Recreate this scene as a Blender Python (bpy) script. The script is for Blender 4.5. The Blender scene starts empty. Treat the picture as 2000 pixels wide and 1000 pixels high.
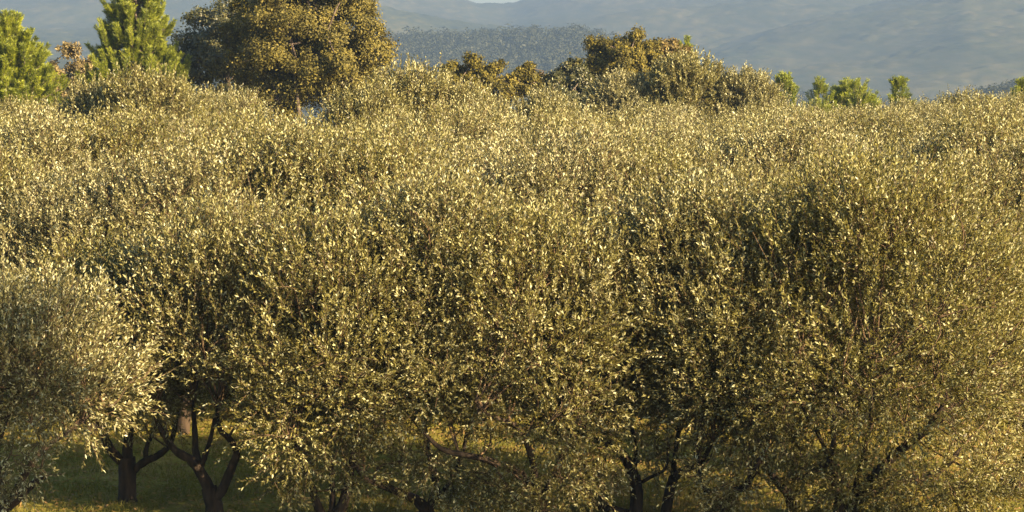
import bpy, math
import numpy as np
from math import radians as R

# ------------------------------------------------------------------ frame
F = 4800.0            # focal length in pixels of the 2000 x 1000 photograph
HZ = 120.0            # height of the horizon in that photograph
CAM_H = 5.3
PITCH = math.atan((500 - HZ) / F)

S = bpy.context.scene
COL = S.collection


def depth_of(by):
    """distance of a point of the flat ground seen at picture height by"""
    return F * CAM_H / (by - HZ)


def gx(px, d):
    return (px - 1000.0) / F * d


def gz(py, d):
    return CAM_H - (py - HZ) / F * d


def scl(d):
    return F / d


# ------------------------------------------------------------------ mesh helpers
def mesh_np(name, co, faces, mats, fmat=None, attrs=None, smooth=None):
    """faces: list of (array n x k) blocks"""
    me = bpy.data.meshes.new(name)
    co = np.asarray(co, np.float32)
    me.vertices.add(len(co))
    me.vertices.foreach_set('co', co.ravel())
    idx = np.concatenate([f.ravel() for f in faces]).astype(np.int32)
    tot = np.concatenate([np.full(len(f), f.shape[1], np.int32) for f in faces])
    st = np.zeros(len(tot), np.int32)
    st[1:] = np.cumsum(tot)[:-1]
    me.loops.add(len(idx))
    me.loops.foreach_set('vertex_index', idx)
    me.polygons.add(len(tot))
    me.polygons.foreach_set('loop_start', st)
    for m in mats:
        me.materials.append(m)
    if fmat is not None:
        me.polygons.foreach_set('material_index', np.asarray(fmat, np.int32))
    if smooth is not None:
        me.polygons.foreach_set('use_smooth', np.asarray(smooth, bool))
    if attrs:
        for k, v in attrs.items():
            a = me.attributes.new(k, 'FLOAT', 'FACE')
            a.data.foreach_set('value', np.asarray(v, np.float32))
    me.update(calc_edges=True)
    return me


class Tubes:
    def __init__(self):
        self.v, self.f, self.n = [], [], 0

    def add(self, pts, rad, k=6, bumpy=0.0, rng=None):
        pts = np.asarray(pts, float)
        rad = np.asarray(rad, float)
        t = np.gradient(pts, axis=0)
        t /= np.linalg.norm(t, axis=1)[:, None] + 1e-9
        ref = np.array([0.31, 0.93, 0.17])
        if abs(t.mean(0) @ ref) > 0.9:
            ref = np.array([1.0, 0.1, 0.05])
        u = np.cross(t, ref)
        u /= np.linalg.norm(u, axis=1)[:, None] + 1e-9
        w = np.cross(t, u)
        a = np.arange(k) / k * 2 * np.pi
        rr = np.repeat(rad[:, None], k, 1)
        if bumpy and rng is not None:
            rr = rr * (1 + bumpy * rng.normal(size=rr.shape))
        ring = pts[:, None, :] + rr[..., None] * (np.cos(a)[None, :, None] * u[:, None, :] + np.sin(a)[None, :, None] * w[:, None, :])
        m = len(pts)
        self.v.append(ring.reshape(-1, 3))
        i = np.arange(m - 1)[:, None] * k
        j = np.arange(k)[None, :]
        j2 = (j + 1) % k
        q = np.stack([i + j, i + j2, i + k + j2, i + k + j], -1).reshape(-1, 4) + self.n
        self.f.append(q)
        self.n += m * k

    def arrays(self):
        return np.concatenate(self.v), np.concatenate(self.f)


def smooth_path(pts, n):
    pts = np.asarray(pts, float)
    if len(pts) < 3:
        t = np.linspace(0, 1, n)[:, None]
        return pts[0] * (1 - t) + pts[-1] * t
    P = np.vstack([2 * pts[0] - pts[1], pts, 2 * pts[-1] - pts[-2]])
    out = []
    m = len(pts) - 1
    for s in np.linspace(0, m - 1e-6, n):
        i = int(s)
        t = s - i
        a, b, c, d = P[i], P[i + 1], P[i + 2], P[i + 3]
        out.append(0.5 * (2 * b + (c - a) * t + (2 * a - 5 * b + 4 * c - d) * t * t + (3 * b - a - 3 * c + d) * t ** 3))
    return np.array(out)


def unit(v):
    return v / (np.linalg.norm(v, axis=-1, keepdims=True) + 1e-9)


def leaf_block(rng, P, D, L, W, curl=0.15, up=0.0, face=None, spread=0.6):
    """one folded quad per leaf: base, side, tip, side"""
    n = len(P)
    D = unit(D)
    r = rng.normal(size=(n, 3))
    if up:
        r = r * (1 - up) + np.cross(D, np.array([0, 0, 1.0])) * up
    if face is not None:
        r = unit(unit(face) + rng.normal(size=(n, 3)) * spread)
        D = unit(D - (D * r).sum(-1, keepdims=True) * r)
    Sv = unit(np.cross(D, r))
    Nn = np.cross(Sv, D)
    L = np.asarray(L)[:, None]
    W = np.asarray(W)[:, None]
    v0 = P
    v1 = P + D * L * 0.48 + Sv * W * 0.5 + Nn * L * curl * 0.4
    v2 = P + D * L + Nn * L * (-curl) * rng.uniform(-0.3, 1.2, (n, 1))
    v3 = P + D * L * 0.48 - Sv * W * 0.5 + Nn * L * curl * 0.4
    co = np.stack([v0, v1, v2, v3], 1).reshape(-1, 3)
    f = np.arange(4 * n).reshape(n, 4)
    return co, f


# ------------------------------------------------------------------ value noise
def vnoise(x, y, seed=0):
    xi = np.floor(x).astype(np.int64)
    yi = np.floor(y).astype(np.int64)
    fx = x - xi
    fy = y - yi
    fx = fx * fx * (3 - 2 * fx)
    fy = fy * fy * (3 - 2 * fy)

    def h(a, b):
        n = (a * 374761393 + b * 668265263 + seed * 974711) & 0x7fffffff
        n = ((n ^ (n >> 13)) * 1274126177) & 0x7fffffff
        return ((n ^ (n >> 16)) & 0xffff) / 65535.0
    return (h(xi, yi) * (1 - fx) + h(xi + 1, yi) * fx) * (1 - fy) + (h(xi, yi + 1) * (1 - fx) + h(xi + 1, yi + 1) * fx) * fy


def fbm(x, y, oct=4, seed=0):
    s = 0
    a = 0.5
    for i in range(oct):
        s = s + a * (vnoise(x * 2 ** i, y * 2 ** i, seed + i) - 0.5)
        a *= 0.5
    return s


# ------------------------------------------------------------------ materials
def nodes(name):
    m = bpy.data.materials.new(name)
    m.use_nodes = True
    nt = m.node_tree
    nt.nodes.clear()
    return m, nt, nt.nodes, nt.links


def leaf_mat(name, stops, rough=0.45, spec=0.5, trans=0.25, trans_col=(0.25, 0.26, 0.05), vary=0.25):
    m, nt, N, Lk = nodes(name)
    out = N.new('ShaderNodeOutputMaterial')
    at = N.new('ShaderNodeAttribute')
    at.attribute_name = 'tint'
    ramp = N.new('ShaderNodeValToRGB')
    cr = ramp.color_ramp
    while len(cr.elements) < len(stops):
        cr.elements.new(0.5)
    for e, (p, c) in zip(cr.elements, stops):
        e.position = p
        e.color = (*c, 1)
    Lk.new(at.outputs['Fac'], ramp.inputs[0])
    oi = N.new('ShaderNodeObjectInfo')
    mr = N.new('ShaderNodeMapRange')
    mr.inputs['To Min'].default_value = 1 - vary
    mr.inputs['To Max'].default_value = 1 + vary
    Lk.new(oi.outputs['Random'], mr.inputs['Value'])
    hs = N.new('ShaderNodeHueSaturation')
    Lk.new(ramp.outputs[0], hs.inputs['Color'])
    Lk.new(mr.outputs[0], hs.inputs['Value'])
    if vary:
        m3 = N.new('ShaderNodeMapRange')
        m3.inputs['To Min'].default_value = 1 + vary * 0.7
        m3.inputs['To Max'].default_value = 1 - vary * 0.7
        Lk.new(oi.outputs['Random'], m3.inputs['Value'])
        Lk.new(m3.outputs[0], hs.inputs['Saturation'])
    b = N.new('ShaderNodeBsdfPrincipled')
    Lk.new(hs.outputs[0], b.inputs['Base Color'])
    b.inputs['Roughness'].default_value = rough
    b.inputs['Specular IOR Level'].default_value = spec
    t = N.new('ShaderNodeBsdfTranslucent')
    mx = N.new('ShaderNodeMix')
    mx.data_type = 'RGBA'
    mx.inputs['Factor'].default_value = 0.5
    mx.inputs['B'].default_value = (*trans_col, 1)
    Lk.new(hs.outputs[0], mx.inputs['A'])
    Lk.new(mx.outputs['Result'], t.inputs['Color'])
    ms = N.new('ShaderNodeMixShader')
    ms.inputs[0].default_value = trans
    Lk.new(b.outputs[0], ms.inputs[1])
    Lk.new(t.outputs[0], ms.inputs[2])
    Lk.new(ms.outputs[0], out.inputs[0])
    return m


def bark_mat(name, c1, c2, scale=14):
    m, nt, N, Lk = nodes(name)
    out = N.new('ShaderNodeOutputMaterial')
    b = N.new('ShaderNodeBsdfPrincipled')
    b.inputs['Roughness'].default_value = 0.9
    b.inputs['Specular IOR Level'].default_value = 0.2
    tc = N.new('ShaderNodeTexCoord')
    mp = N.new('ShaderNodeMapping')
    mp.inputs['Scale'].default_value = (1, 1, 0.25)
    Lk.new(tc.outputs['Object'], mp.inputs[0])
    nz = N.new('ShaderNodeTexNoise')
    nz.inputs['Scale'].default_value = scale
    nz.inputs['Detail'].default_value = 6
    Lk.new(mp.outputs[0], nz.inputs['Vector'])
    rp = N.new('ShaderNodeValToRGB')
    rp.color_ramp.elements[0].position = 0.35
    rp.color_ramp.elements[1].position = 0.68
    rp.color_ramp.elements[0].color = (*c1, 1)
    rp.color_ramp.elements[1].color = (*c2, 1)
    Lk.new(nz.outputs[0], rp.inputs[0])
    Lk.new(rp.outputs[0], b.inputs['Base Color'])
    bp = N.new('ShaderNodeBump')
    bp.inputs['Strength'].default_value = 0.7
    bp.inputs['Distance'].default_value = 0.03
    Lk.new(nz.outputs[0], bp.inputs['Height'])
    Lk.new(bp.outputs[0], b.inputs['Normal'])
    Lk.new(b.outputs[0], out.inputs[0])
    return m


M_OLIVE = leaf_mat('olive_leaf', [(0.0, (0.040, 0.034, 0.009)), (0.42, (0.102, 0.091, 0.025)),
                                  (0.66, (0.22, 0.208, 0.082)), (0.86, (0.36, 0.352, 0.19)), (1.0, (0.41, 0.41, 0.26))],
                   rough=0.46, spec=0.28, trans=0.30, trans_col=(0.30, 0.26, 0.06), vary=0.2)
M_TWIG = bark_mat('olive_twig', (0.035, 0.023, 0.012), (0.105, 0.067, 0.036), 20)
M_BARK = bark_mat('olive_bark', (0.008, 0.0055, 0.0035), (0.040, 0.027, 0.016), 14)
M_OAK = leaf_mat('oak_leaf', [(0.0, (0.024, 0.022, 0.003)), (0.5, (0.068, 0.060, 0.008)), (1.0, (0.145, 0.116, 0.013))],
                 rough=0.65, spec=0.2, trans=0.2, trans_col=(0.22, 0.16, 0.02), vary=0.1)
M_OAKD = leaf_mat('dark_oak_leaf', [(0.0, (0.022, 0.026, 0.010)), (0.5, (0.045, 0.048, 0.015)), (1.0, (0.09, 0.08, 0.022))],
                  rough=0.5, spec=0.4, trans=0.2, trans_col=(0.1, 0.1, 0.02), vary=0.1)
M_OAKB = leaf_mat('brown_oak_leaf', [(0.0, (0.05, 0.038, 0.013)), (0.5, (0.11, 0.084, 0.025)), (1.0, (0.20, 0.15, 0.05))],
                  rough=0.6, spec=0.3, trans=0.2, trans_col=(0.22, 0.12, 0.03), vary=0.1)
M_PINE = leaf_mat('pine_needle', [(0.0, (0.028, 0.038, 0.003)), (0.5, (0.125, 0.150, 0.007)), (1.0, (0.27, 0.285, 0.016))],
                  rough=0.5, spec=0.4, trans=0.3, trans_col=(0.2, 0.28, 0.02), vary=0.1)
M_OAKBARK = bark_mat('oak_bark', (0.035, 0.026, 0.018), (0.13, 0.10, 0.075), 8)
M_WOODS = leaf_mat('far_leaf', [(0.0, (0.023, 0.027, 0.014)), (0.6, (0.029, 0.032, 0.015)), (1.0, (0.036, 0.036, 0.017))],
                   rough=0.6, spec=0.2, trans=0.15, trans_col=(0.1, 0.1, 0.02), vary=0.0)
M_GRASS = leaf_mat('grass_blade', [(0.0, (0.045, 0.046, 0.008)), (0.45, (0.095, 0.084, 0.012)), (0.8, (0.15, 0.10, 0.03)), (1.0, (0.22, 0.135, 0.06))],
                   rough=0.6, spec=0.25, trans=0.35, trans_col=(0.32, 0.30, 0.02), vary=0.0)


# ------------------------------------------------------------------ scene tree helpers
def tag(o, label=None, cat=None, group=None, kind=None):
    if label:
        o['label'] = label
    if cat:
        o['category'] = cat
    if group:
        o['group'] = group
    if kind:
        o['kind'] = kind
    return o


def part(name, me, parent=None):
    o = bpy.data.objects.new(name, me)
    COL.objects.link(o)
    if parent is not None:
        o.parent = parent
    return o


def thing(name, loc, rz=0.0, sc=1.0):
    o = bpy.data.objects.new(name, None)
    o.empty_display_size = 0.3
    COL.objects.link(o)
    o.location = loc
    o.rotation_euler = (0, 0, rz)
    o.scale = (sc, sc, sc) if not isinstance(sc, tuple) else sc
    return o


def copy_tree(o):
    def rec(x, p):
        c = x.copy()
        COL.objects.link(c)
        if p is not None:
            c.parent = p
        for ch in x.children:
            rec(ch, c)
        return c
    return rec(o, None)


# ------------------------------------------------------------------ olive tree
def olive_crown(rng, c, rad, limb_tips, n_lobes=20, per=115, leaves=18, llen=0.055, lw=0.0190, spiky=12, extra=(), plumes=44):
    """c: crown centre, rad: half sizes. Leaves on shoots, shoots on clumps, clumps on thin branches."""
    c = np.asarray(c, float)
    rad = np.asarray(rad, float)
    T = Tubes()
    d = unit(rng.normal(size=(n_lobes * 4, 3)))
    d = d[(d[:, 2] > -0.75)]
    sel = [d[0]]
    for v in d[1:]:                                        # spread the clumps
        if len(sel) >= n_lobes:
            break
        if min(np.linalg.norm(v - s) for s in sel) > 0.42:
            sel.append(v)
    sel = np.array(sel)
    rr = rng.uniform(0.55, 0.90, (len(sel), 1))
    lc = c + sel * rad * rr
    ta = rng.uniform(0, 6.283, 6)
    tr_ = np.array([0.08, .3, .34, .42, .5, .55])
    topc = c + np.stack([np.cos(ta) * tr_ * rad[0], np.sin(ta) * tr_ * rad[1], rad[2] * np.sqrt(1 - tr_ ** 2) * 0.80], 1)
    lc = np.vstack([lc, topc])
    sel = np.vstack([sel, unit(topc - c)])
    inner = c + unit(rng.normal(size=(5, 3))) * rad * 0.28
    lc = np.vstack([lc, inner])
    lr = rng.uniform(0.26, 0.46, len(lc)) * rad.mean()
    if extra:
        lc = np.vstack([lc] + [np.array(e[0])[None] for e in extra])
        lr = np.concatenate([lr, [e[1] for e in extra]])
    P, D, Ln = [], [], []
    for k in range(len(lc)):
        n = int(per * rng.uniform(0.75, 1.25) * (0.6 if k >= len(sel) else 1.0))
        q = unit(rng.normal(size=(n, 3))) * (rng.uniform(0, 1, (n, 1)) ** 0.45)
        p = lc[k] + q * lr[k] * np.array([0.95, 0.95, 1.05])
        o = unit((p - c) / rad)
        dr = unit(q) * 0.5 + o * 0.65 + np.array([0, 0, 0.75]) + rng.normal(size=(n, 3)) * 0.45
        low = p[:, 2] < c[2] - 0.35 * rad[2]
        dr[low, 2] -= rng.uniform(0.0, 0.9, low.sum())
        dr = unit(dr)
        ln = rng.uniform(0.16, 0.42, n)
        P.append(p)
        D.append(dr)
        Ln.append(ln)
        near = np.argsort(np.linalg.norm(limb_tips - lc[k] + [0, 0, 0.25], axis=1))[:4]
        tip = limb_tips[near[rng.integers(0, len(near))]]
        mid = tip * 0.5 + lc[k] * 0.5 + rng.normal(size=3) * 0.08
        T.add(smooth_path([tip, mid, lc[k]], 6), np.linspace(0.0135, 0.006, 6), 5)
        for s in range(5):                                 # finer wood inside the clump
            e = lc[k] + unit(rng.normal(size=3) + [0, 0, 0.8]) * lr[k] * 0.9
            T.add(smooth_path([mid * 0.3 + lc[k] * 0.7, (lc[k] + e) / 2 + rng.normal(size=3) * 0.04, e], 5), np.linspace(0.0085, 0.0035, 5), 4)
    # tall upright shoots on the top
    m = spiky
    a = rng.uniform(0, 2 * np.pi, m)
    r = np.sqrt(rng.uniform(0, 0.9, m))
    zz = np.sqrt(1 - (r * 0.97) ** 2)
    tp = c + np.stack([np.cos(a) * r * rad[0] * 0.9, np.sin(a) * r * rad[1] * 0.9, zz * rad[2] * 0.72], 1)
    td = unit(np.stack([np.cos(a) * r * 0.5, np.sin(a) * r * 0.5, np.full(m, 1.0)], 1) + rng.normal(size=(m, 3)) * 0.13)
    P.append(tp)
    D.append(td)
    Ln.append(rng.uniform(0.35, 0.6, m))
    for i in range(plumes):                                # ragged upright plumes on the upper half
        a = rng.uniform(0, 6.283)
        r = math.sqrt(rng.uniform(0.0, 0.98))
        zz = math.sqrt(max(0.05, 1 - r * r))
        b = c + np.array([math.cos(a) * r * rad[0] * 0.92, math.sin(a) * r * rad[1] * 0.92, zz * rad[2] * 0.86])
        ax = unit(np.array([math.cos(a) * r * 0.45, math.sin(a) * r * 0.45, 1.0]) + rng.normal(size=3) * 0.12)
        m = int(rng.integers(7, 12))
        h = rng.uniform(0.25, 0.6)
        st = rng.uniform(0, 1, (m, 1))
        P.append(b + ax * st * h * 0.8 + rng.normal(size=(m, 3)) * 0.07 * (1.1 - st))
        D.append(unit(ax + rng.normal(size=(m, 3)) * 0.22))
        Ln.append(rng.uniform(0.2, 0.38, m))
    P = np.concatenate(P)
    D = np.concatenate(D)
    Ln = np.concatenate(Ln)
    # stems
    bend = rng.normal(size=P.shape) * 0.10 + np.array([0, 0, 0.05])
    n = len(P)
    nl = leaves
    u = (np.arange(nl) + 0.7) / nl
    U = np.clip(u[None, :] + rng.normal(size=(n, nl)) * 0.03, 0.02, 1)
    pos = P[:, None, :] + D[:, None, :] * (Ln[:, None] * U)[..., None] + bend[:, None, :] * (Ln[:, None] * U ** 2)[..., None]
    side = unit(np.cross(D, rng.normal(size=(n, 3))))
    side2 = np.cross(D, side)
    ph = np.where(np.arange(nl) % 2 == 0, 0.0, np.pi)[None, :] + (np.arange(nl) // 2 % 2)[None, :] * np.pi / 2 + rng.normal(size=(n, nl)) * 0.4
    outv = np.cos(ph)[..., None] * side[:, None, :] + np.sin(ph)[..., None] * side2[:, None, :]
    op = rng.uniform(0.6, 1.5, (n, nl, 1)) * (1.0 - 0.45 * U[..., None])
    ld = unit(D[:, None, :] + outv * op)
    keep = rng.uniform(size=(n, nl)) > 0.10
    pos = pos[keep]
    ld = ld[keep]
    k = len(pos)
    LL = llen * rng.uniform(0.65, 1.2, k)
    co, f = leaf_block(rng, pos, ld, LL, lw * rng.uniform(0.75, 1.2, k), 0.12, 0.25)
    tint = np.clip(rng.beta(1.5, 1.75, k) + np.repeat(rng.normal(size=n) * 0.08, nl).reshape(n, nl)[keep], 0, 1)
    ti = rng.uniform(size=n) < 0.6
    for i in np.nonzero(ti)[0]:
        e = P[i] + D[i] * Ln[i] * 0.97 + bend[i] * Ln[i]
        mm = P[i] + D[i] * Ln[i] * 0.5 + bend[i] * Ln[i] * 0.25
        T.add(np.array([P[i], mm, e]), [0.0042, 0.0032, 0.0015], 3)
    tv, tf = T.arrays()
    V = np.vstack([co, tv])
    me = mesh_np('crown', V, [f, tf + len(co)], [M_OLIVE, M_TWIG],
                 np.concatenate([np.zeros(len(f)), np.ones(len(tf))]),
                 {'tint': np.concatenate([tint, np.zeros(len(tf))])})
    return me


def tube_mesh(name, pts, rad, mat, k=8, bumpy=0.05, rng=None):
    T = Tubes()
    T.add(pts, rad, k, bumpy, rng)
    v, f = T.arrays()
    return mesh_np(name, v, [f], [mat], None, None, np.ones(len(f), bool))


def generic_olive(seed, H=4.0, Rr=1.9, cb=0.75, per=105, lobes=25, **lk):
    rng = np.random.default_rng(seed)
    root = thing('olive_tree', (0, 0, 0))
    fh = rng.uniform(0.5, 0.75)
    lean = rng.normal(size=2) * 0.06
    tp = smooth_path([[0, 0, -0.05], [lean[0] * .5, lean[1] * .5, fh * 0.5], [lean[0], lean[1], fh + 0.05]], 7)
    trunk = part('trunk', tube_mesh('trunk', tp, np.linspace(0.115, 0.085, 7), M_BARK, 9, 0.06, rng), root)
    tips = []
    nl = rng.integers(3, 5)
    a0 = rng.uniform(0, 6.28)
    for i in range(nl):
        a = a0 + i * 6.283 / nl + rng.normal() * 0.25
        e = np.array([math.cos(a) * Rr * 0.55, math.sin(a) * Rr * 0.55, H * rng.uniform(0.5, 0.66)])
        b = np.array([lean[0], lean[1], fh - 0.03])
        mid = b + (e - b) * np.array([0.6, 0.6, 0.42]) + rng.normal(size=3) * 0.06
        p = smooth_path([b, mid, e], 9)
        part('limb', tube_mesh('limb', p, np.linspace(0.075, 0.022, 9), M_BARK, 7, 0.05, rng), trunk)
        tips += [p[4], p[5], p[6], p[7], p[8]]
    c = [0, 0, (H + cb) / 2 - 0.10]
    part('crown', olive_crown(rng, c, [Rr, Rr, (H - cb) / 2], np.array(tips), lobes, per, **lk), root)
    return root


FRONT_GROUP = 'olive trees of the front row'


def front_olive(seed, base, trunk, limbs, crown, label, per=96, lobes=26, depth_r=None, extra=()):
    """trunk: picture points (px, py, width px); limbs: list of [(px, py) ...], (w0, w1), depth at the end"""
    rng = np.random.default_rng(seed)
    d = depth_of(base[1])
    s = scl(d)
    root = thing('olive_tree', (gx(base[0], d), d, 0))
    tag(root, label, 'olive tree', FRONT_GROUP)

    def loc(px, py, y=0.0):
        return [(px - base[0]) / s, y, (base[1] - py) / s]
    tp = [loc(base[0], base[1] + 8)] + [loc(*p[:2]) for p in trunk]
    w0, w1 = trunk[0][2], trunk[-1][2]
    n = 8
    rad = np.linspace(w0, w1, n) * 0.88 / s / 2
    rad[0] *= 1.35
    rad[1] *= 1.1
    tr = part('trunk', tube_mesh('trunk', smooth_path(tp, n), rad, M_BARK, 10, 0.06, rng), root)
    tips = []
    for pts, (a, b), yo in limbs:
        m = len(pts)
        p3 = [loc(px, py, yo * (0.72 if yo < -0.55 else 1.0) * (i / (m - 1)) ** 1.1) for i, (px, py) in enumerate(pts)]
        n = 4 * m
        path = smooth_path(p3, n)
        part('limb', tube_mesh('limb', path, np.minimum(np.linspace(a * 0.92, b, n), np.linspace(a * 4, 2.5, n)) / s / 2, M_BARK, 8, 0.06, rng), tr)
        tips += [path[min(n - 1, int(n * q))] for q in (0.42, 0.55, 0.68, 0.8, 0.9, 1.0)]
    cx, top, hw, bot = crown
    c = [(cx - base[0]) / s, 0.0, (base[1] - (top + bot) / 2) / s - 0.12]
    r = hw / s
    rad = [r * 0.98, (depth_r or r) * 0.98, (bot - top) / 2 / s]
    part('crown', olive_crown(rng, c, rad, np.array(tips), lobes, per, extra=[(loc(a, b - 2, q), r_ * 0.80 / s) for a, b, q, r_ in extra]), root)
    return root


front = [
    (11, (-25, 1085), [(-22, 1030, 40), (-5, 1000, 34)],
     [([(-5, 1005), (30, 975), (62, 945), (92, 928)], (24, 10), -0.3), ([(-5, 1000), (-20, 900), (10, 800), (60, 720)], (24, 9), 0.1),
      ([(0, 1000), (60, 900), (120, 850), (190, 800)], (18, 7), 0.2)],
     (40, 575, 225, 850), 'silvery olive tree at the left edge, nearest to the viewer, foliage reaching to the bottom', 74, 26, None, [(10, 900, -.3, 80), (60, 900, -.4, 60), (-20, 960, -.3, 80), (250, 740, .1, 60)]),
    (12, (240, 985), [(240, 975, 44), (241, 930, 38), (240, 898, 38)],
     [([(236, 912), (215, 888), (203, 862), (188, 820)], (24, 14), -0.2), ([(241, 905), (242, 870), (247, 830), (260, 760)], (26, 12), 0.15),
      ([(244, 930), (275, 907), (305, 892), (328, 868), (345, 810)], (20, 9), -0.1), ([(277, 907), (278, 880), (290, 850), (312, 790)], (12, 7), 0.3)],
     (225, 500, 190, 845), 'olive tree with a straight dark trunk forking like a candelabra on open grass'),
    (13, (412, 1012), [(412, 1000, 42), (409, 985, 38), (402, 958, 36)],
     [([(404, 965), (385, 925), (368, 902), (340, 882), (318, 850), (300, 810)], (28, 9), -0.2), ([(384, 922), (375, 890), (372, 860), (366, 790)], (20, 9), 0.25),
      ([(386, 918), (397, 888), (405, 860), (418, 800)], (14, 7), 0.1), ([(412, 985), (432, 955), (452, 908), (461, 882), (450, 856), (430, 830), (428, 780)], (24, 8), -0.6)],
     (430, 430, 215, 850), 'olive tree with a dark trunk split in a wide V on open grass'),
    (14, (640, 1038), [(640, 1032, 40), (640, 1022, 38)],
     [([(634, 1030), (615, 990), (600, 940), (580, 890), (560, 800)], (22, 9), -0.1), ([(646, 1030), (668, 985), (680, 930), (690, 880), (710, 780)], (28, 9), 0.1),
      ([(640, 1025), (645, 980), (640, 900), (640, 780)], (16, 7), 0.3)],
     (640, 440, 210, 930), 'olive tree with two short stems low at the bottom, right of the V shaped trunk', 96, 26, None, [(560, 930, -.2, 60), (600, 890, -.3, 60), (720, 930, -.2, 60), (680, 900, -.5, 50)]),
    (15, (832, 1028), [(832, 1020, 40), (830, 1005, 36)],
     [([(830, 1005), (815, 982), (790, 965), (745, 942), (715, 925), (690, 880)], (26, 8), -0.9), ([(834, 1008), (850, 960), (838, 900), (820, 800)], (24, 8), 0.1),
      ([(838, 1000), (870, 960), (900, 900), (920, 800)], (14, 7), 0.2)],
     (850, 360, 210, 918), 'olive tree with one limb reaching low to the left over bright grass', 96, 26, None, [(790, 900, -.3, 60), (890, 960, -.3, 55), (840, 890, -.5, 60), (930, 940, -.1, 60)]),
    (16, (1062, 1038), [(1062, 1025, 42), (1052, 985, 38)],
     [([(1050, 990), (1020, 930), (970, 903), (925, 885), (868, 868), (830, 830)], (22, 8), -1.0), ([(1058, 990), (1085, 930), (1105, 880), (1130, 800)], (20, 8), 0.1),
      ([(1050, 990), (1040, 900), (1010, 830), (955, 800), (930, 770)], (18, 6), -1.1)],
     (1040, 420, 220, 930), 'olive tree at the bottom centre with long low limbs spreading left', 96, 26, None, [(970, 950, -.3, 60), (1020, 930, -.5, 60), (1100, 940, -.4, 65), (1060, 990, -.5, 35), (1140, 920, -.2, 60)]),
    (17, (1242, 1020), [(1243, 1012, 34), (1247, 975, 30), (1241, 935, 28)],
     [([(1241, 940), (1228, 905), (1205, 876), (1175, 852), (1150, 828), (1118, 770)], (26, 9), -1.0), ([(1243, 955), (1275, 936), (1302, 918), (1310, 870)], (9, 4), -0.1),
      ([(1240, 930), (1245, 880), (1225, 800)], (14, 7), 0.3), ([(1238, 1015), (1190, 1000), (1160, 990), (1148, 960), (1140, 900)], (22, 9), 0.1), ([(1180, 998), (1178, 965), (1185, 900)], (14, 7), 0.1)],
     (1180, 470, 205, 862), 'olive tree with a slim curving dark trunk leaning up to the left, right of centre', 96, 26, None, [(1150, 930, -.3, 50), (1190, 910, -.4, 40), (1290, 900, .2, 50)]),
    (18, (1302, 1022), [(1303, 1015, 26), (1309, 975, 24), (1319, 938, 22)],
     [([(1318, 942), (1335, 920), (1368, 900), (1390, 850)], (20, 8), -0.7), ([(1319, 940), (1322, 900), (1335, 820)], (14, 7), 0.2)],
     (1340, 370, 185, 882), 'slim olive tree with one bare stem lit on its right edge'),
    (19, (1408, 1038), [(1408, 1030, 44), (1410, 1015, 40)],
     [([(1404, 1025), (1392, 980), (1370, 930), (1360, 840)], (22, 8), 0.1), ([(1412, 1025), (1436, 965), (1460, 938), (1490, 860)], (26, 9), -0.8)],
     (1425, 500, 165, 905), 'olive tree with a stout low fork hidden in leaves, between two slim trunks', 96, 26, None, [(1370, 930, -.4, 55), (1420, 940, -.5, 55), (1460, 910, -.3, 60), (1400, 985, -.4, 30)]),
    (20, (1553, 1008), [(1553, 1000, 26), (1550, 980, 24)],
     [([(1551, 985), (1540, 965), (1520, 942), (1500, 915), (1478, 890), (1460, 840)], (24, 9), -0.8), ([(1554, 985), (1558, 950), (1560, 880), (1570, 780)], (14, 7), 0.2)],
     (1525, 430, 190, 880), 'olive tree whose sunlit stem slants up to the left beside the gnarled stump', 96, 26, None, [(1560, 940, -.3, 45), (1600, 980, -.4, 35)]),
    (21, (1665, 1042), [(1664, 1030, 70), (1660, 1000, 62), (1658, 985, 56)],
     [([(1652, 990), (1640, 955), (1622, 928), (1610, 905), (1575, 922), (1550, 926)], (30, 4), -0.5), ([(1648, 980), (1630, 930), (1618, 900), (1622, 850), (1610, 760)], (22, 8), -1.0),
      ([(1668, 990), (1700, 945), (1720, 912), (1752, 870), (1795, 828), (1830, 760)], (30, 9), -1.2), ([(1672, 985), (1684, 905), (1694, 830), (1700, 700)], (13, 5), -0.8),
      ([(1640, 930), (1600, 850), (1560, 780), (1530, 680)], (10, 4), -0.9), ([(1620, 890), (1595, 830), (1585, 760)], (9, 4), -0.8), ([(1675, 990), (1740, 960), (1850, 930), (1900, 880)], (18, 8), 0.3)],
     (1730, 335, 310, 935), 'largest front olive tree with a gnarled multi stemmed base and many straight twigs', 150, 36, None, [(1640, 940, -.5, 50), (1720, 950, -.5, 45), (1790, 930, -.5, 75), (1860, 960, -.5, 60), (1920, 930, -.4, 75), (1740, 990, -.4, 35), (1570, 900, -.3, 50)]),
    (22, (1995, 965), [(1995, 955, 34), (1992, 930, 30)],
     [([(1992, 935), (1970, 890), (1940, 840)], (20, 8), 0.1), ([(1995, 930), (2020, 880), (2030, 780)], (20, 8), 0.0), ([(1992, 935), (2010, 880), (1990, 790)], (12, 6), -0.3)],
     (2000, 470, 200, 940), 'olive tree cut by the right edge in the front row, low branches over grass', 96, 26, None, [(1950, 900, -.3, 60), (1990, 930, -.3, 45)]),
]
for a in front:
    front_olive(*a)

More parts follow.
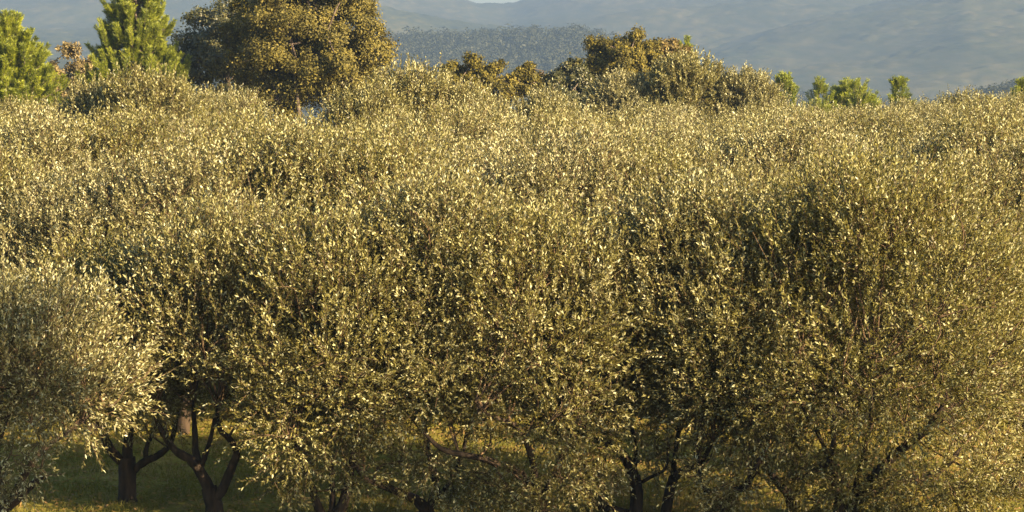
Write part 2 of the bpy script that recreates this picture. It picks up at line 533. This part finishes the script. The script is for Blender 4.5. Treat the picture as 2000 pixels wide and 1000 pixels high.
# ---- the rows behind: seven different trees, copied along the rows
protos = [generic_olive(40 + i, H=4.0 + 0.12 * (i % 3), Rr=1.70 + 0.12 * (i % 2), per=105, llen=0.059, lw=0.0215) for i in range(7)]
narrow = [generic_olive(60 + i, H=4.1, Rr=1.28, per=88, lobes=19, cb=1.5, llen=0.070, lw=0.0265) for i in range(3)]
mound = [generic_olive(70 + i, H=5.2, Rr=1.32, per=115, lobes=24, cb=2.5, llen=0.085, lw=0.032) for i in range(3)]
cols = [(-400, 'at the left edge below the half cut pine'), (135, 'below the small brown oak'), (235, 'below the tall pine'), (380, 'below the dark left oak'),
        (500, 'below the middle of the big oak'), (660, 'below the right half of the big oak'), (800, 'below the gap beside the big oak'),
        (940, 'below the low golden oak'), (1080, 'below the dark round oak'), (1200, 'below the golden oak on the rise'),
        (1330, 'below the bushy olives on the rise'), (1470, 'below the far hillside gap'), (1590, 'below the small pines'), (1730, 'below the lone small pine'),
        (1860, 'below the hazy lit slope'), (1960, 'at the right edge')]
rows = [   # distance, [(px, height factor)], phrase
    (35.6, [(-10, .97), (170, .95), (350, .98), (540, .96), (735, .99), (930, .96), (1120, .95), (1290, .97), (1440, .93), (1640, .9), (1860, .9), (2040, .96)], 'second row'),
    (40.4, [(60, .98), (265, .95), (450, .99), (630, .95), (820, 1.0), (1010, .95), (1215, .95), (1390, .93), (1560, .96), (1790, .94), (1960, .97)], 'third row'),
    (46, [(-20, .97), (150, .95), (335, .97), (525, .92), (700, .98), (890, .97), (1085, .95), (1270, .97), (1450, .93), (1640, .95), (1830, .93), (2010, .97)], 'fourth row'),
    (52.5, [(40, .94, .9), (215, .95, .9), (395, .96, .9), (590, .89, .8), (765, 1.0), (955, .97), (1130, .95), (1330, .94), (1505, .95), (1690, .93), (1880, .96)], 'fifth row'),
    (59.5, [(30, 1.0, .8), (110, .93, .6), (188, 1.10, .6), (285, 1.17, .68), (455, 1.06, .95), (615, .87, .7), (722, 1.08, .68), (812, 1.2, .74), (905, 1.08, .68), (1065, 1.06, .5), (1180, .93, .8), (1300, .97, .9), (1420, .95), (1570, .91), (1740, .93), (1930, .96)], 'sixth row'),
    (68, [(70, .95, .8), (205, 1.0, .7), (385, 1.04, .62), (960, .8, .7), (1290, .95, .8), (1460, .93, .9), (1640, .90), (1820, .93), (1990, .96)], 'seventh row'),
    (79, [(1215, .91, .4), (1345, 1.02, .4), (1452, .92, .4), (1560, .90, .9), (1670, .88, .9), (1780, .93, .8), (1880, .99, .8), (1975, .95, .8)], 'rear row'),
]
rng = np.random.default_rng(5)
k = 0
seen = set()
for ri, (d, items, phrase) in enumerate(rows):
    for px, hf, *ww in items:
        slim = bool(ww) and ww[0] < 0.85
        proto = (mound if ww[0] < 0.45 else narrow)[k % 3] if slim else protos[(k * 3 + ri) % 7]
        o = copy_tree(proto)
        dd = d + rng.uniform(-0.9, 0.9)
        o.location = (gx(px, dd), dd, 0)
        o.rotation_euler = (0, 0, rng.uniform(0, 6.283))
        w = ((1.0 if ww[0] < 0.45 else ww[0] + 0.22) if slim else ww[0]) if ww else rng.uniform(0.93, 1.1)
        if d < 56:
            hf *= rng.uniform(0.95, 1.05)
        o.scale = (hf * w, hf * w, hf)
        col = [c for c in cols if c[0] <= px][-1][1]
        lab = '%s olive tree %s' % (phrase, col)
        i = 0
        while lab in seen:
            i += 1
            lab = '%s olive tree %s, further right' % (phrase, col)
            if i > 1:
                print('DUP', lab)
                break
        seen.add(lab)
        tag(o, lab, 'olive tree', 'olive trees of the ' + phrase)
        k += 1
for p in protos + narrow + mound:                                            # the patterns themselves leave the scene
    for ch in list(p.children_recursive):
        bpy.data.objects.remove(ch)
    bpy.data.objects.remove(p)


# ------------------------------------------------------------------ oaks
def oak(seed, px, d, top, bot_crown, hw, mat, label, lobes=34, per=900, cx=None, name='oak_tree', lsize=0.10, gap=0.0, base_z=0.0, group='oaks behind the olive grove'):
    rng = np.random.default_rng(seed)
    s = scl(d)
    root = thing(name, (gx(px, d), d, base_z))
    tag(root, label, 'oak tree', group)
    H = gz(top, d) - base_z
    cb = gz(bot_crown, d) - base_z
    r = hw / s
    c = np.array([((cx or px) - px) / s, 0, (H + cb) / 2])
    rad = np.array([r, r * 0.9, (H - cb) / 2])
    fh = max(0.8, cb * 0.55)
    tr = part('trunk', tube_mesh('trunk', smooth_path([[0, 0, -0.1], [0.06, 0, fh * 0.5], [rng.normal() * .1, 0, fh + .1]], 8), np.linspace(0.075, 0.05, 8) * (r + 0.6), M_OAKBARK, 9, 0.06, rng), root)
    T = Tubes()
    tips = []
    for i in range(6):
        a = i * 1.047 + rng.normal() * 0.3
        e = c + np.array([math.cos(a) * rad[0] * 0.62, math.sin(a) * rad[1] * 0.62, rng.uniform(-0.2, 0.45) * rad[2]])
        b = np.array([0, 0, fh])
        p = smooth_path([b, b * 0.5 + e * 0.5 + np.array([0, 0, -0.1 * H]) + rng.normal(size=3) * 0.1 * r, e], 9)
        part('limb', tube_mesh('limb', p, np.linspace(0.035, 0.012, 9) * (r + 0.6), M_OAKBARK, 7, 0.05, rng), tr)
        tips += [p[4], p[6], p[8]]
    tips = np.array(tips)
    dd = unit(rng.normal(size=(lobes * 6, 3)))
    dd = dd[dd[:, 2] > -0.9]
    sel = [dd[0]]
    for v in dd[1:]:
        if len(sel) >= lobes:
            break
        if min(np.linalg.norm(v - q) for q in sel) > 0.27:
            sel.append(v)
    sel = np.array(sel)
    lc = c + sel * rad * rng.uniform(0.52, 0.93, (len(sel), 1))
    lc = np.vstack([lc, c + unit(rng.normal(size=(6, 3))) * rad * 0.35])
    P, tn, Q = [], [], []
    for q in lc:
        lr = rng.uniform(0.17, 0.30) * rad.mean()
        tip = tips[np.argmin(np.linalg.norm(tips - q, axis=1))]
        T.add(smooth_path([tip, (tip + q) / 2 + rng.normal(size=3) * 0.06 * r, q], 6), np.linspace(0.012, 0.005, 6) * (r + .5), 5)
        ns = 14
        sub = q + unit(rng.normal(size=(ns, 3)) + [0, 0, 0.25]) * lr * rng.uniform(0.5, 1.0, (ns, 1)) * np.array([1.15, 1.15, 0.8])
        for b in sub:
            n = int(per / ns * rng.uniform(0.5, 1.5))
            e = rng.normal(size=(n, 3))
            P.append(b + e * lr * 0.20)
            Q.append(unit(e) * 0.5 + unit(b - q) * 0.8 + unit(q - c) * 0.6)
            tn.append(np.full(n, rng.normal() * 0.12))
            T.add(np.array([q, (q + b) / 2 + rng.normal(size=3) * 0.03, b]), np.array([0.006, 0.004, 0.002]) * (r + .5), 3)
    P = np.concatenate(P)
    tn = np.concatenate(tn)
    n = len(P)
    co, f = leaf_block(rng, P, rng.normal(size=(n, 3)) + [0, 0, 0.2], lsize * rng.uniform(0.7, 1.3, n), lsize * 0.6 * rng.uniform(0.7, 1.3, n), 0.15, 0, np.concatenate(Q), 0.55)
    tint = np.clip(rng.beta(2, 2, n) + tn, 0, 1)
    tv, tf = T.arrays()
    me = mesh_np('crown', np.vstack([co, tv]), [f, tf + len(co)], [mat, M_OAKBARK],
                 np.concatenate([np.zeros(n), np.ones(len(tf))]), {'tint': np.concatenate([tint, np.zeros(len(tf))])})
    part('crown', me, root)
    return root


oak(101, 425, 87, -20, 250, 108, M_OAKD, 'dark shaded oak with open crown, left of the big golden oak', 40, 900)
oak(102, 635, 80, -75, 275, 160, M_OAK, 'big golden brown oak whose round crown runs past the top of the picture', 58, 2300, cx=628, lsize=0.085)
oak(103, 528, 83, -60, 250, 84, M_OAK, 'tall oak joined to the left side of the big golden oak', 34, 1600, cx=528, lsize=0.085)
oak(104, 140, 88, 62, 270, 52, M_OAKB, 'small russet brown oak between two pines', 34, 600)
oak(105, 925, 92, 106, 260, 80, M_OAK, 'low golden oak in front of the blue wooded ridge', 36, 700)
oak(106, 1034, 93, 112, 205, 46, M_OAK, 'narrow oak with pale bare trunk showing under its crown', 20, 420)
oak(107, 1112, 93, 108, 270, 60, M_OAKD, 'dark round oak in shade left of the rise', 34, 650)
oak(108, 1215, 95, 60, 190, 92, M_OAK, 'spreading golden oak on the rise, tallest right of centre', 44, 900)
oak(109, 1308, 96, 72, 190, 44, M_OAKB, 'small russet oak at the right end of the oaks on the rise', 26, 500)


# the tall oaks beside the viewer, to the right of the frame: they shade the foot of the front row
for i, (x, y, h, rr_, pr) in enumerate([(11.0, 12.0, 12.0, 2.9, 640), (15.6, 12.8, 11.3, 3.0, 420), (20.8, 12.4, 11.7, 2.8, 280), (25.8, 12.8, 11.0, 2.4, 240)]):
    oak(120 + i, 1000 + F * x / y, y, HZ - (h - CAM_H) * F / y, HZ - (1.8 - CAM_H) * F / y, rr_ * F / y, M_OAK,
        ['tall oak nearest the viewer on the right, shading the front olive row', 'tall loose oak, second along beside the front olive row',
         'tall oak, third along beside the front olive row', 'thin outermost oak beside the front olive row'][i],
        40, pr, lsize=0.13, group='oaks beside the front row')


# ------------------------------------------------------------------ pines
def pine(seed, px, d, top, low, hw, label, shoots=150, needles=190, nl=0.15, nw=0.012, round_=0.0):
    rng = np.random.default_rng(seed)
    s = scl(d)
    root = thing('pine_tree', (gx(px, d), d, 0))
    tag(root, label, 'pine tree', 'pines behind the olive grove')
    H = gz(top, d)
    lo = gz(low, d)
    Rm = hw / s
    part('trunk', tube_mesh('trunk', smooth_path([[0, 0, -0.1], [0.03, 0, H * 0.4], [0, 0.02, H * 0.93]], 12), np.linspace(0.13, 0.02, 12) * max(0.4, Rm / 1.7), M_OAKBARK, 8, 0.04, rng), root)
    T = Tubes()
    B, D, L = [], [], []
    n = shoots
    zf = rng.uniform(0, 1, n) ** 0.9
    for i in range(n):
        z0 = lo - 0.25 + (H - lo) * zf[i] * 0.93
        prof = (1 - zf[i]) ** (0.75 - 0.3 * round_) * Rm * rng.uniform(0.55, 1.08)
        a = rng.uniform(0, 6.283)
        tipz = z0 + prof * 0.28
        e = np.array([math.cos(a) * prof, math.sin(a) * prof, tipz])
        b0 = np.array([0, 0, z0])
        m = b0 * 0.45 + e * 0.55 + [0, 0, -0.10 * prof]
        if i % 2 == 0 and prof > 0.3:
            T.add(smooth_path([b0, m, e], 6), np.linspace(0.022, 0.008, 6), 4)
        L1 = rng.uniform(0.30, 0.62) * (0.7 + 0.3 * Rm / 1.7)
        B.append(e)
        D.append(unit(np.array([math.cos(a) * 0.42, math.sin(a) * 0.42, 1.0]) + rng.normal(size=3) * 0.16))
        L.append(L1)
        if prof > 0.55:                                     # side shoots further in
            for q in (0.55, 0.78):
                B.append(b0 * (1 - q) + e * q + rng.normal(size=3) * 0.10)
                D.append(unit(np.array([math.cos(a) * 0.6, math.sin(a) * 0.6, 0.9]) + rng.normal(size=3) * 0.3))
                L.append(L1 * 0.9)
    B.append(np.array([0, 0, H - 0.6]))
    D.append(np.array([0, 0, 1.0]))
    L.append(0.55)
    B, D, L = np.array(B), np.array(D), np.array(L)
    for i in range(len(B)):
        T.add(np.array([B[i], B[i] + D[i] * L[i] * 0.5, B[i] + D[i] * L[i]]), [0.010, 0.008, 0.004], 4)
    ns = len(B)
    u = rng.uniform(0.0, 1, (ns, needles))
    pos = B[:, None] + D[:, None] * (L[:, None] * u)[..., None]
    rv = rng.normal(size=(ns, needles, 3))
    rv -= (rv * D[:, None]).sum(-1, keepdims=True) * D[:, None]
    nd = unit(unit(rv) * 0.9 + D[:, None] * 0.85)
    pos = pos.reshape(-1, 3)
    nd = nd.reshape(-1, 3)
    m = len(pos)
    co, f = leaf_block(rng, pos, nd, nl * rng.uniform(0.7, 1.15, m), nw * np.ones(m), 0.08)
    tint = np.clip(rng.beta(2, 2, m) + np.repeat(rng.normal(size=ns) * 0.15, needles), 0, 1)
    tv, tf = T.arrays()
    me = mesh_np('crown', np.vstack([co, tv]), [f, tf + len(co)], [M_PINE, M_OAKBARK],
                 np.concatenate([np.zeros(m), np.ones(len(tf))]), {'tint': np.concatenate([tint, np.zeros(len(tf))])})
    part('crown', me, root)
    return root


pine(201, 20, 76, 22, 235, 112, 'bright green pine half cut by the left edge', 240, 340, nw=0.012)
pine(202, 268, 80, -80, 225, 112, 'tall bright green pine between the brown oak and the big oak', 290, 340, nw=0.012)
pine(203, 1338, 98, 70, 200, 34, 'green pine beside the russet oak on the rise', 60, 180, nw=0.012)
pine(204, 1530, 96, 140, 245, 36, 'small dark tipped pine, leftmost of the little pines above the far olives', 80, 200, nw=0.012)
pine(205, 1598, 97, 148, 245, 40, 'sparse small pine between two others above the far olives', 60, 190, nw=0.012)
pine(206, 1662, 99, 156, 248, 54, 'low rounded yellow green pine, broadest of the little pines', 140, 190, nw=0.012, round_=0.9)
pine(207, 1755, 97, 148, 240, 30, 'lone narrow little pine standing apart to the right', 56, 190, nw=0.012)
pine(208, 1998, 98, 150, 235, 36, 'small green pine cut by the right edge', 50, 180, nw=0.012)
pine(209, 1393, 97, 126, 190, 15, 'tiny pine tip peeping between olive crowns on the rise', 14, 130, nw=0.012)


# ------------------------------------------------------------------ ground
def ground_z(x, y):
    t = np.clip((y - 120) / 420.0, 0, 1)
    t = t * t * (3 - 2 * t)
    near = np.clip(1 - np.abs(y - 40) / 60.0, 0, 1)
    return -24.0 * t + fbm(x * 0.6, y * 0.6, 3, 3) * 0.10 * near


def ground_material():
    m, nt, N, Lk = nodes('grove_ground')
    out = N.new('ShaderNodeOutputMaterial')
    b = N.new('ShaderNodeBsdfPrincipled')
    b.inputs['Roughness'].default_value = 0.95
    b.inputs['Specular IOR Level'].default_value = 0.1
    tc = N.new('ShaderNodeTexCoord')
    n1 = N.new('ShaderNodeTexNoise')
    n1.inputs['Scale'].default_value = 0.9
    n1.inputs['Detail'].default_value = 5
    n2 = N.new('ShaderNodeTexNoise')
    n2.inputs['Scale'].default_value = 14
    n2.inputs['Detail'].default_value = 8
    Lk.new(tc.outputs['Object'], n1.inputs['Vector'])
    Lk.new(tc.outputs['Object'], n2.inputs['Vector'])
    ad = N.new('ShaderNodeMath')
    ad.operation = 'MULTIPLY_ADD'
    Lk.new(n1.outputs[0], ad.inputs[0])
    ad.inputs[1].default_value = 0.6
    m2 = N.new('ShaderNodeMath')
    m2.operation = 'MULTIPLY'
    m2.inputs[1].default_value = 0.5
    Lk.new(n2.outputs[0], m2.inputs[0])
    Lk.new(m2.outputs[0], ad.inputs[2])
    rp = N.new('ShaderNodeValToRGB')
    el = rp.color_ramp.elements
    el[0].position, el[0].color = 0.38, (0.055, 0.060, 0.010, 1)
    el[1].position, el[1].color = 0.72, (0.22, 0.15, 0.06, 1)
    e = el.new(0.50)
    e.color = (0.12, 0.115, 0.015, 1)
    e = el.new(0.60)
    e.color = (0.17, 0.145, 0.025, 1)
    Lk.new(ad.outputs[0], rp.inputs[0])
    Lk.new(rp.outputs[0], b.inputs['Base Color'])
    bp = N.new('ShaderNodeBump')
    bp.inputs['Strength'].default_value = 0.8
    bp.inputs['Distance'].default_value = 0.05
    Lk.new(n2.outputs[0], bp.inputs['Height'])
    Lk.new(bp.outputs[0], b.inputs['Normal'])
    Lk.new(b.outputs[0], out.inputs[0])
    return m


def grid_mesh(name, xs, ys, zf, mat):
    X, Y = np.meshgrid(xs, ys)
    Z = zf(X, Y)
    nx = len(xs)
    ny = len(ys)
    i = np.arange(ny - 1)[:, None] * nx + np.arange(nx - 1)[None, :]
    f = np.stack([i, i + 1, i + nx + 1, i + nx], -1).reshape(-1, 4)
    return mesh_np(name, np.stack([X, Y, Z], -1).reshape(-1, 3), [f], [mat], None, None, np.ones(len(f), bool))


xs = np.unique(np.concatenate([np.linspace(-1800, -60, 30), np.linspace(-60, 60, 241), np.linspace(60, 1800, 30)]))
ys = np.unique(np.concatenate([np.linspace(-120, 10, 12), np.linspace(10, 120, 221), np.linspace(120, 600, 30), np.linspace(600, 3900, 20)]))
g = part('ground', grid_mesh('ground', xs, ys, ground_z, ground_material()))
tag(g, 'yellow green grass ground of the olive grove with dry leaf litter', 'ground', kind='structure')

# grass on the visible strip
rng = np.random.default_rng(77)
n = 150000
yy = 26.0 + 22 * rng.uniform(0, 1, n) ** 1.3
xx = rng.uniform(-1, 1, n) * yy * 0.225
dens = vnoise(xx * 1.3, yy * 1.3, 9) * 0.7 + vnoise(xx * 5, yy * 5, 12) * 0.5
kp = dens > 0.42
xx, yy, dens = xx[kp], yy[kp], dens[kp]
n = len(xx)
P = np.stack([xx, yy, ground_z(xx, yy) - 0.004], 1)
Dg = np.stack([rng.normal(size=n) * 0.45, rng.normal(size=n) * 0.45, np.ones(n)], 1)
co, f = leaf_block(rng, P, Dg, rng.uniform(0.03, 0.10, n) * (0.5 + dens), rng.uniform(0.007, 0.014, n), 0.2)
tint = np.clip(rng.beta(2, 2, n) * 0.6 + vnoise(xx * 0.8, yy * 0.8, 31) * 0.35 + np.clip((xx + 1) / 8, -0.15, 0.18), 0, 1)
# fallen leaves lie among the blades
nf = 30000
fy = 26.0 + 20 * rng.uniform(0, 1, nf)
fx = rng.uniform(-1, 1, nf) * fy * 0.225
Pf = np.stack([fx, fy, ground_z(fx, fy) + rng.uniform(0.004, 0.05, nf)], 1)
Df = np.stack([rng.normal(size=nf), rng.normal(size=nf), rng.normal(size=nf) * 0.35], 1)
co2, f2 = leaf_block(rng, Pf, Df, rng.uniform(0.05, 0.09, nf), rng.uniform(0.015, 0.03, nf), 0.2)
o = part('grass', mesh_np('grass', np.vstack([co, co2]), [np.vstack([f, f2 + len(co)])], [M_GRASS], None,
                          {'tint': np.concatenate([tint, rng.uniform(0.75, 1, nf)])}))
tag(o, 'yellow green grass tufts and dry litter under the front olive trees', 'grass', kind='stuff')


# ------------------------------------------------------------------ hills
def hill_material(name, c_dark, c_mid, c_light, s1, s2, lo=0.40, hi=0.66):
    m, nt, N, Lk = nodes(name)
    out = N.new('ShaderNodeOutputMaterial')
    b = N.new('ShaderNodeBsdfPrincipled')
    b.inputs['Roughness'].default_value = 0.95
    b.inputs['Specular IOR Level'].default_value = 0.05
    tc = N.new('ShaderNodeTexCoord')
    n1 = N.new('ShaderNodeTexNoise')
    n1.inputs['Scale'].default_value = s1
    n1.inputs['Detail'].default_value = 6
    n2 = N.new('ShaderNodeTexNoise')
    n2.inputs['Scale'].default_value = s2
    n2.inputs['Detail'].default_value = 4
    mp = N.new('ShaderNodeMapping')
    mp.inputs['Scale'].default_value = (1.0, 0.3, 1.6)
    Lk.new(tc.outputs['Object'], mp.inputs[0])
    for q in (n1, n2):
        Lk.new(mp.outputs[0], q.inputs['Vector'])
    mx = N.new('ShaderNodeMath')
    mx.operation = 'MULTIPLY_ADD'
    mx.inputs[1].default_value = 0.5
    m2 = N.new('ShaderNodeMath')
    m2.operation = 'MULTIPLY'
    m2.inputs[1].default_value = 0.5
    Lk.new(n1.outputs[0], mx.inputs[0])
    Lk.new(n2.outputs[0], m2.inputs[0])
    Lk.new(m2.outputs[0], mx.inputs[2])
    rp = N.new('ShaderNodeValToRGB')
    el = rp.color_ramp.elements
    el[0].position, el[0].color = lo, (*c_dark, 1)
    el[1].position, el[1].color = hi, (*c_light, 1)
    e = el.new((lo + hi) / 2)
    e.color = (*c_mid, 1)
    Lk.new(mx.outputs[0], rp.inputs[0])
    Lk.new(rp.outputs[0], b.inputs['Base Color'])
    Lk.new(b.outputs[0], out.inputs[0])
    return m


VAL = -24.0


def ridge(name, label, crest_d, front_d, back_d, pts, mat, amp, wave, canopy, seed, res, xr):
    """a hill whose crest line is seen at the picture points pts"""
    px = np.array([p[0] for p in pts], float)
    py = np.array([p[1] for p in pts], float)
    x_c = gx(px, crest_d)
    z_c = gz(py, crest_d)

    def z(X, Y):
        ang = X / Y * crest_d
        ch = np.interp(ang, x_c, z_c) - VAL
        t = np.where(Y < crest_d, (Y - front_d) / (crest_d - front_d), (back_d - Y) / (back_d - crest_d))
        t = np.clip(t, 0, 1)
        pr = t ** 1.15 * (1.6 - 0.6 * t)
        near = np.clip((1 - t) * 3, 0, 1) * np.clip(t * 4, 0, 1)
        big = fbm(X / wave, Y / wave, 4, seed) * amp * near
        can = (vnoise(X / 6.5, Y / 6.5, seed + 50) * 0.7 + vnoise(X / 3.1, Y / 3.1, seed + 60) * 0.3) * canopy
        mask = np.clip(vnoise(X / 60, Y / 90, seed + 70) * 3 - 0.6, 0.15, 1)
        return VAL - 1.5 + ch * pr + big * pr ** 0.4 + can * mask
    xs = np.arange(xr[0], xr[1] + res, res)
    ys = np.concatenate([np.arange(front_d, crest_d + 30, res), np.linspace(crest_d + 40, back_d, 12)])
    o = part(name, grid_mesh(name, xs, ys, z, mat))
    return tag(o, label, 'hill', kind='structure'), z


MH1 = hill_material('far_forest', (0.030, 0.036, 0.016), (0.050, 0.050, 0.023), (0.088, 0.078, 0.040), 0.010, 0.09)
MH2 = hill_material('near_forest', (0.022, 0.028, 0.014), (0.045, 0.048, 0.02), (0.085, 0.076, 0.036), 0.012, 0.12)
ridge('hill', 'far hazy mountain ridge with a notch of sky at its top', 3200, 1900, 3700,
      [(-400, -60), (200, -70), (560, -50), (760, -25), (860, -10), (905, -3), (930, 5), (955, 10), (985, 12), (1008, 9), (1035, -1), (1100, -22), (1250, -50), (1500, -90), (2400, -80)],
      MH1, 95, 380, 7, 1, 6.0, (-760, 780))
ridge('hill', 'broad hazy hillside on the right with a shaded flank', 2500, 1500, 3000,
      [(1050, 190), (1180, 150), (1320, 118), (1400, 92), (1500, 62), (1600, 35), (1700, 8), (1800, -25), (1880, -50), (2000, -60), (2500, -40)],
      MH1, 55, 260, 6, 2, 5.0, (20, 700))
ridge('hill', 'hazy wooded spur sloping down to the right behind the oaks', 2150, 1350, 2500,
      [(-400, 25), (-100, 55), (150, 62), (350, 40), (560, 18), (700, 8), (790, 24), (880, 40), (980, 56), (1080, 84), (1250, 130), (1450, 190), (2500, 260)],
      MH2, 26, 200, 5, 7, 5.0, (-560, 260))
_, zr = ridge('hill', 'low blue wooded ridge behind the oaks in the middle', 1250, 900, 1500,
              [(300, 110), (650, 95), (790, 84), (900, 82), (1000, 78), (1120, 74), (1200, 88), (1300, 125), (1400, 165), (1500, 200), (2500, 220)],
              MH2, 4, 90, 1.5, 3, 6.0, (-260, 260))
_, zd = ridge('hill', 'dark wooded hill end at the right edge', 800, 560, 950,
              [(1300, 260), (1700, 235), (1860, 205), (1930, 182), (2000, 168), (2100, 150), (2500, 140)],
              MH2, 2, 60, 1.0, 4, 5.0, (60, 260))


def woods(name, zf, label, seed, n, xr, yr, h, per=70):
    rng = np.random.default_rng(seed)
    x = rng.uniform(*xr, n)
    y = rng.uniform(*yr, n)
    z = zf(x, y)
    P, TN, Q = [], [], []
    hh = h * rng.uniform(0.6, 1.25, n)
    for i in range(n):
        q = unit(rng.normal(size=(per, 3)))
        q[:, 2] = np.abs(q[:, 2])
        q *= rng.uniform(0.65, 1.08, (per, 1))
        r = hh[i] * rng.uniform(0.38, 0.6)
        Q.append(q)
        P.append(np.array([x[i], y[i], z[i] + hh[i] * 0.25]) + q * [r, r, hh[i] * 0.72])
        TN.append(np.clip(rng.uniform(0, 0.75) + rng.normal(size=per) * 0.08, 0, 1))
    P = np.concatenate(P)
    m = len(P)
    co, f = leaf_block(rng, P, rng.normal(size=(m, 3)), h * 0.17 * rng.uniform(0.6, 1.3, m), h * 0.13 * rng.uniform(0.6, 1.3, m), 0.2, 0, np.concatenate(Q), 0.35)
    o = part(name, mesh_np(name, co, [f], [M_WOODS], None, {'tint': np.concatenate(TN)}))
    return tag(o, label, 'woods', kind='stuff')


woods('woods', zr, 'hazy blue woodland covering the low ridge in the middle', 61, 2600, (-170, 170), (950, 1290), 7.5, 110)
woods('woods', zd, 'dark bluish woodland on the hill end at the right edge', 62, 900, (100, 220), (600, 830), 5.5)

# ------------------------------------------------------------------ air
m, nt, N, Lk = nodes('haze_air')
out = N.new('ShaderNodeOutputMaterial')
v = N.new('ShaderNodeVolumePrincipled')
v.inputs['Color'].default_value = (0.110, 0.169, 0.275, 1)
v.inputs['Density'].default_value = 0.00048
v.inputs['Anisotropy'].default_value = 0.0
Lk.new(v.outputs[0], out.inputs['Volume'])
x0, x1, y0, y1, z0, z1 = -1900, 1900, -200, 4000, VAL - 4, 190
co = np.array([[x, y, z] for x in (x0, x1) for y in (y0, y1) for z in (z0, z1)], float)
fc = np.array([[0, 1, 3, 2], [4, 6, 7, 5], [0, 4, 5, 1], [2, 3, 7, 6], [0, 2, 6, 4], [1, 5, 7, 3]])
o = part('haze', mesh_np('haze', co, [fc], [m]))
tag(o, 'pale blue evening haze between the grove and the far hills', 'haze', kind='stuff')

# ------------------------------------------------------------------ light
SUN_AZ, SUN_EL = 128.0, 22.0        # degrees clockwise from the view direction, and above the horizon
w = bpy.data.worlds.new('World')
S.world = w
w.use_nodes = True
N = w.node_tree.nodes
Lk = w.node_tree.links
N.clear()
sky = N.new('ShaderNodeTexSky')
sky.sky_type = 'NISHITA'
sky.sun_disc = False
sky.sun_elevation = R(SUN_EL)
sky.sun_rotation = R(SUN_AZ)
bg = N.new('ShaderNodeBackground')
bg.inputs['Strength'].default_value = 0.05
wo = N.new('ShaderNodeOutputWorld')
Lk.new(sky.outputs[0], bg.inputs['Color'])
Lk.new(bg.outputs[0], wo.inputs['Surface'])

sd = bpy.data.lights.new('sun', 'SUN')
sd.energy = 5.0
sd.angle = R(0.5)
sd.color = (1.0, 0.77, 0.48)
so = bpy.data.objects.new('sun', sd)
COL.objects.link(so)
from mathutils import Vector
dirv = Vector((math.cos(R(SUN_EL)) * math.sin(R(SUN_AZ)), math.cos(R(SUN_EL)) * math.cos(R(SUN_AZ)), math.sin(R(SUN_EL))))
so.rotation_euler = dirv.to_track_quat('Z', 'Y').to_euler()
so.location = (30, -30, 40)

# ------------------------------------------------------------------ camera
cd = bpy.data.cameras.new('camera')
cd.sensor_width = 36
cd.lens = 36 * F / 2000
cd.clip_start = 0.5
cd.clip_end = 20000
cam = bpy.data.objects.new('camera', cd)
COL.objects.link(cam)
cam.location = (0, 0, CAM_H)
cam.rotation_euler = (math.pi / 2 - PITCH, 0, 0)
S.camera = cam

vs = S.view_settings
vs.view_transform = 'Standard'
vs.look = 'None'
vs.gamma = 1
vs.exposure = 2.82
S.render.engine = 'CYCLES'
c = S.cycles
c.max_bounces = 6
c.diffuse_bounces = 3
c.glossy_bounces = 2
c.transmission_bounces = 3
c.volume_bounces = 1
c.transparent_max_bounces = 8
c.use_denoising = True
c.denoising_prefilter = 'ACCURATE'
c.denoising_input_passes = 'RGB_ALBEDO_NORMAL'
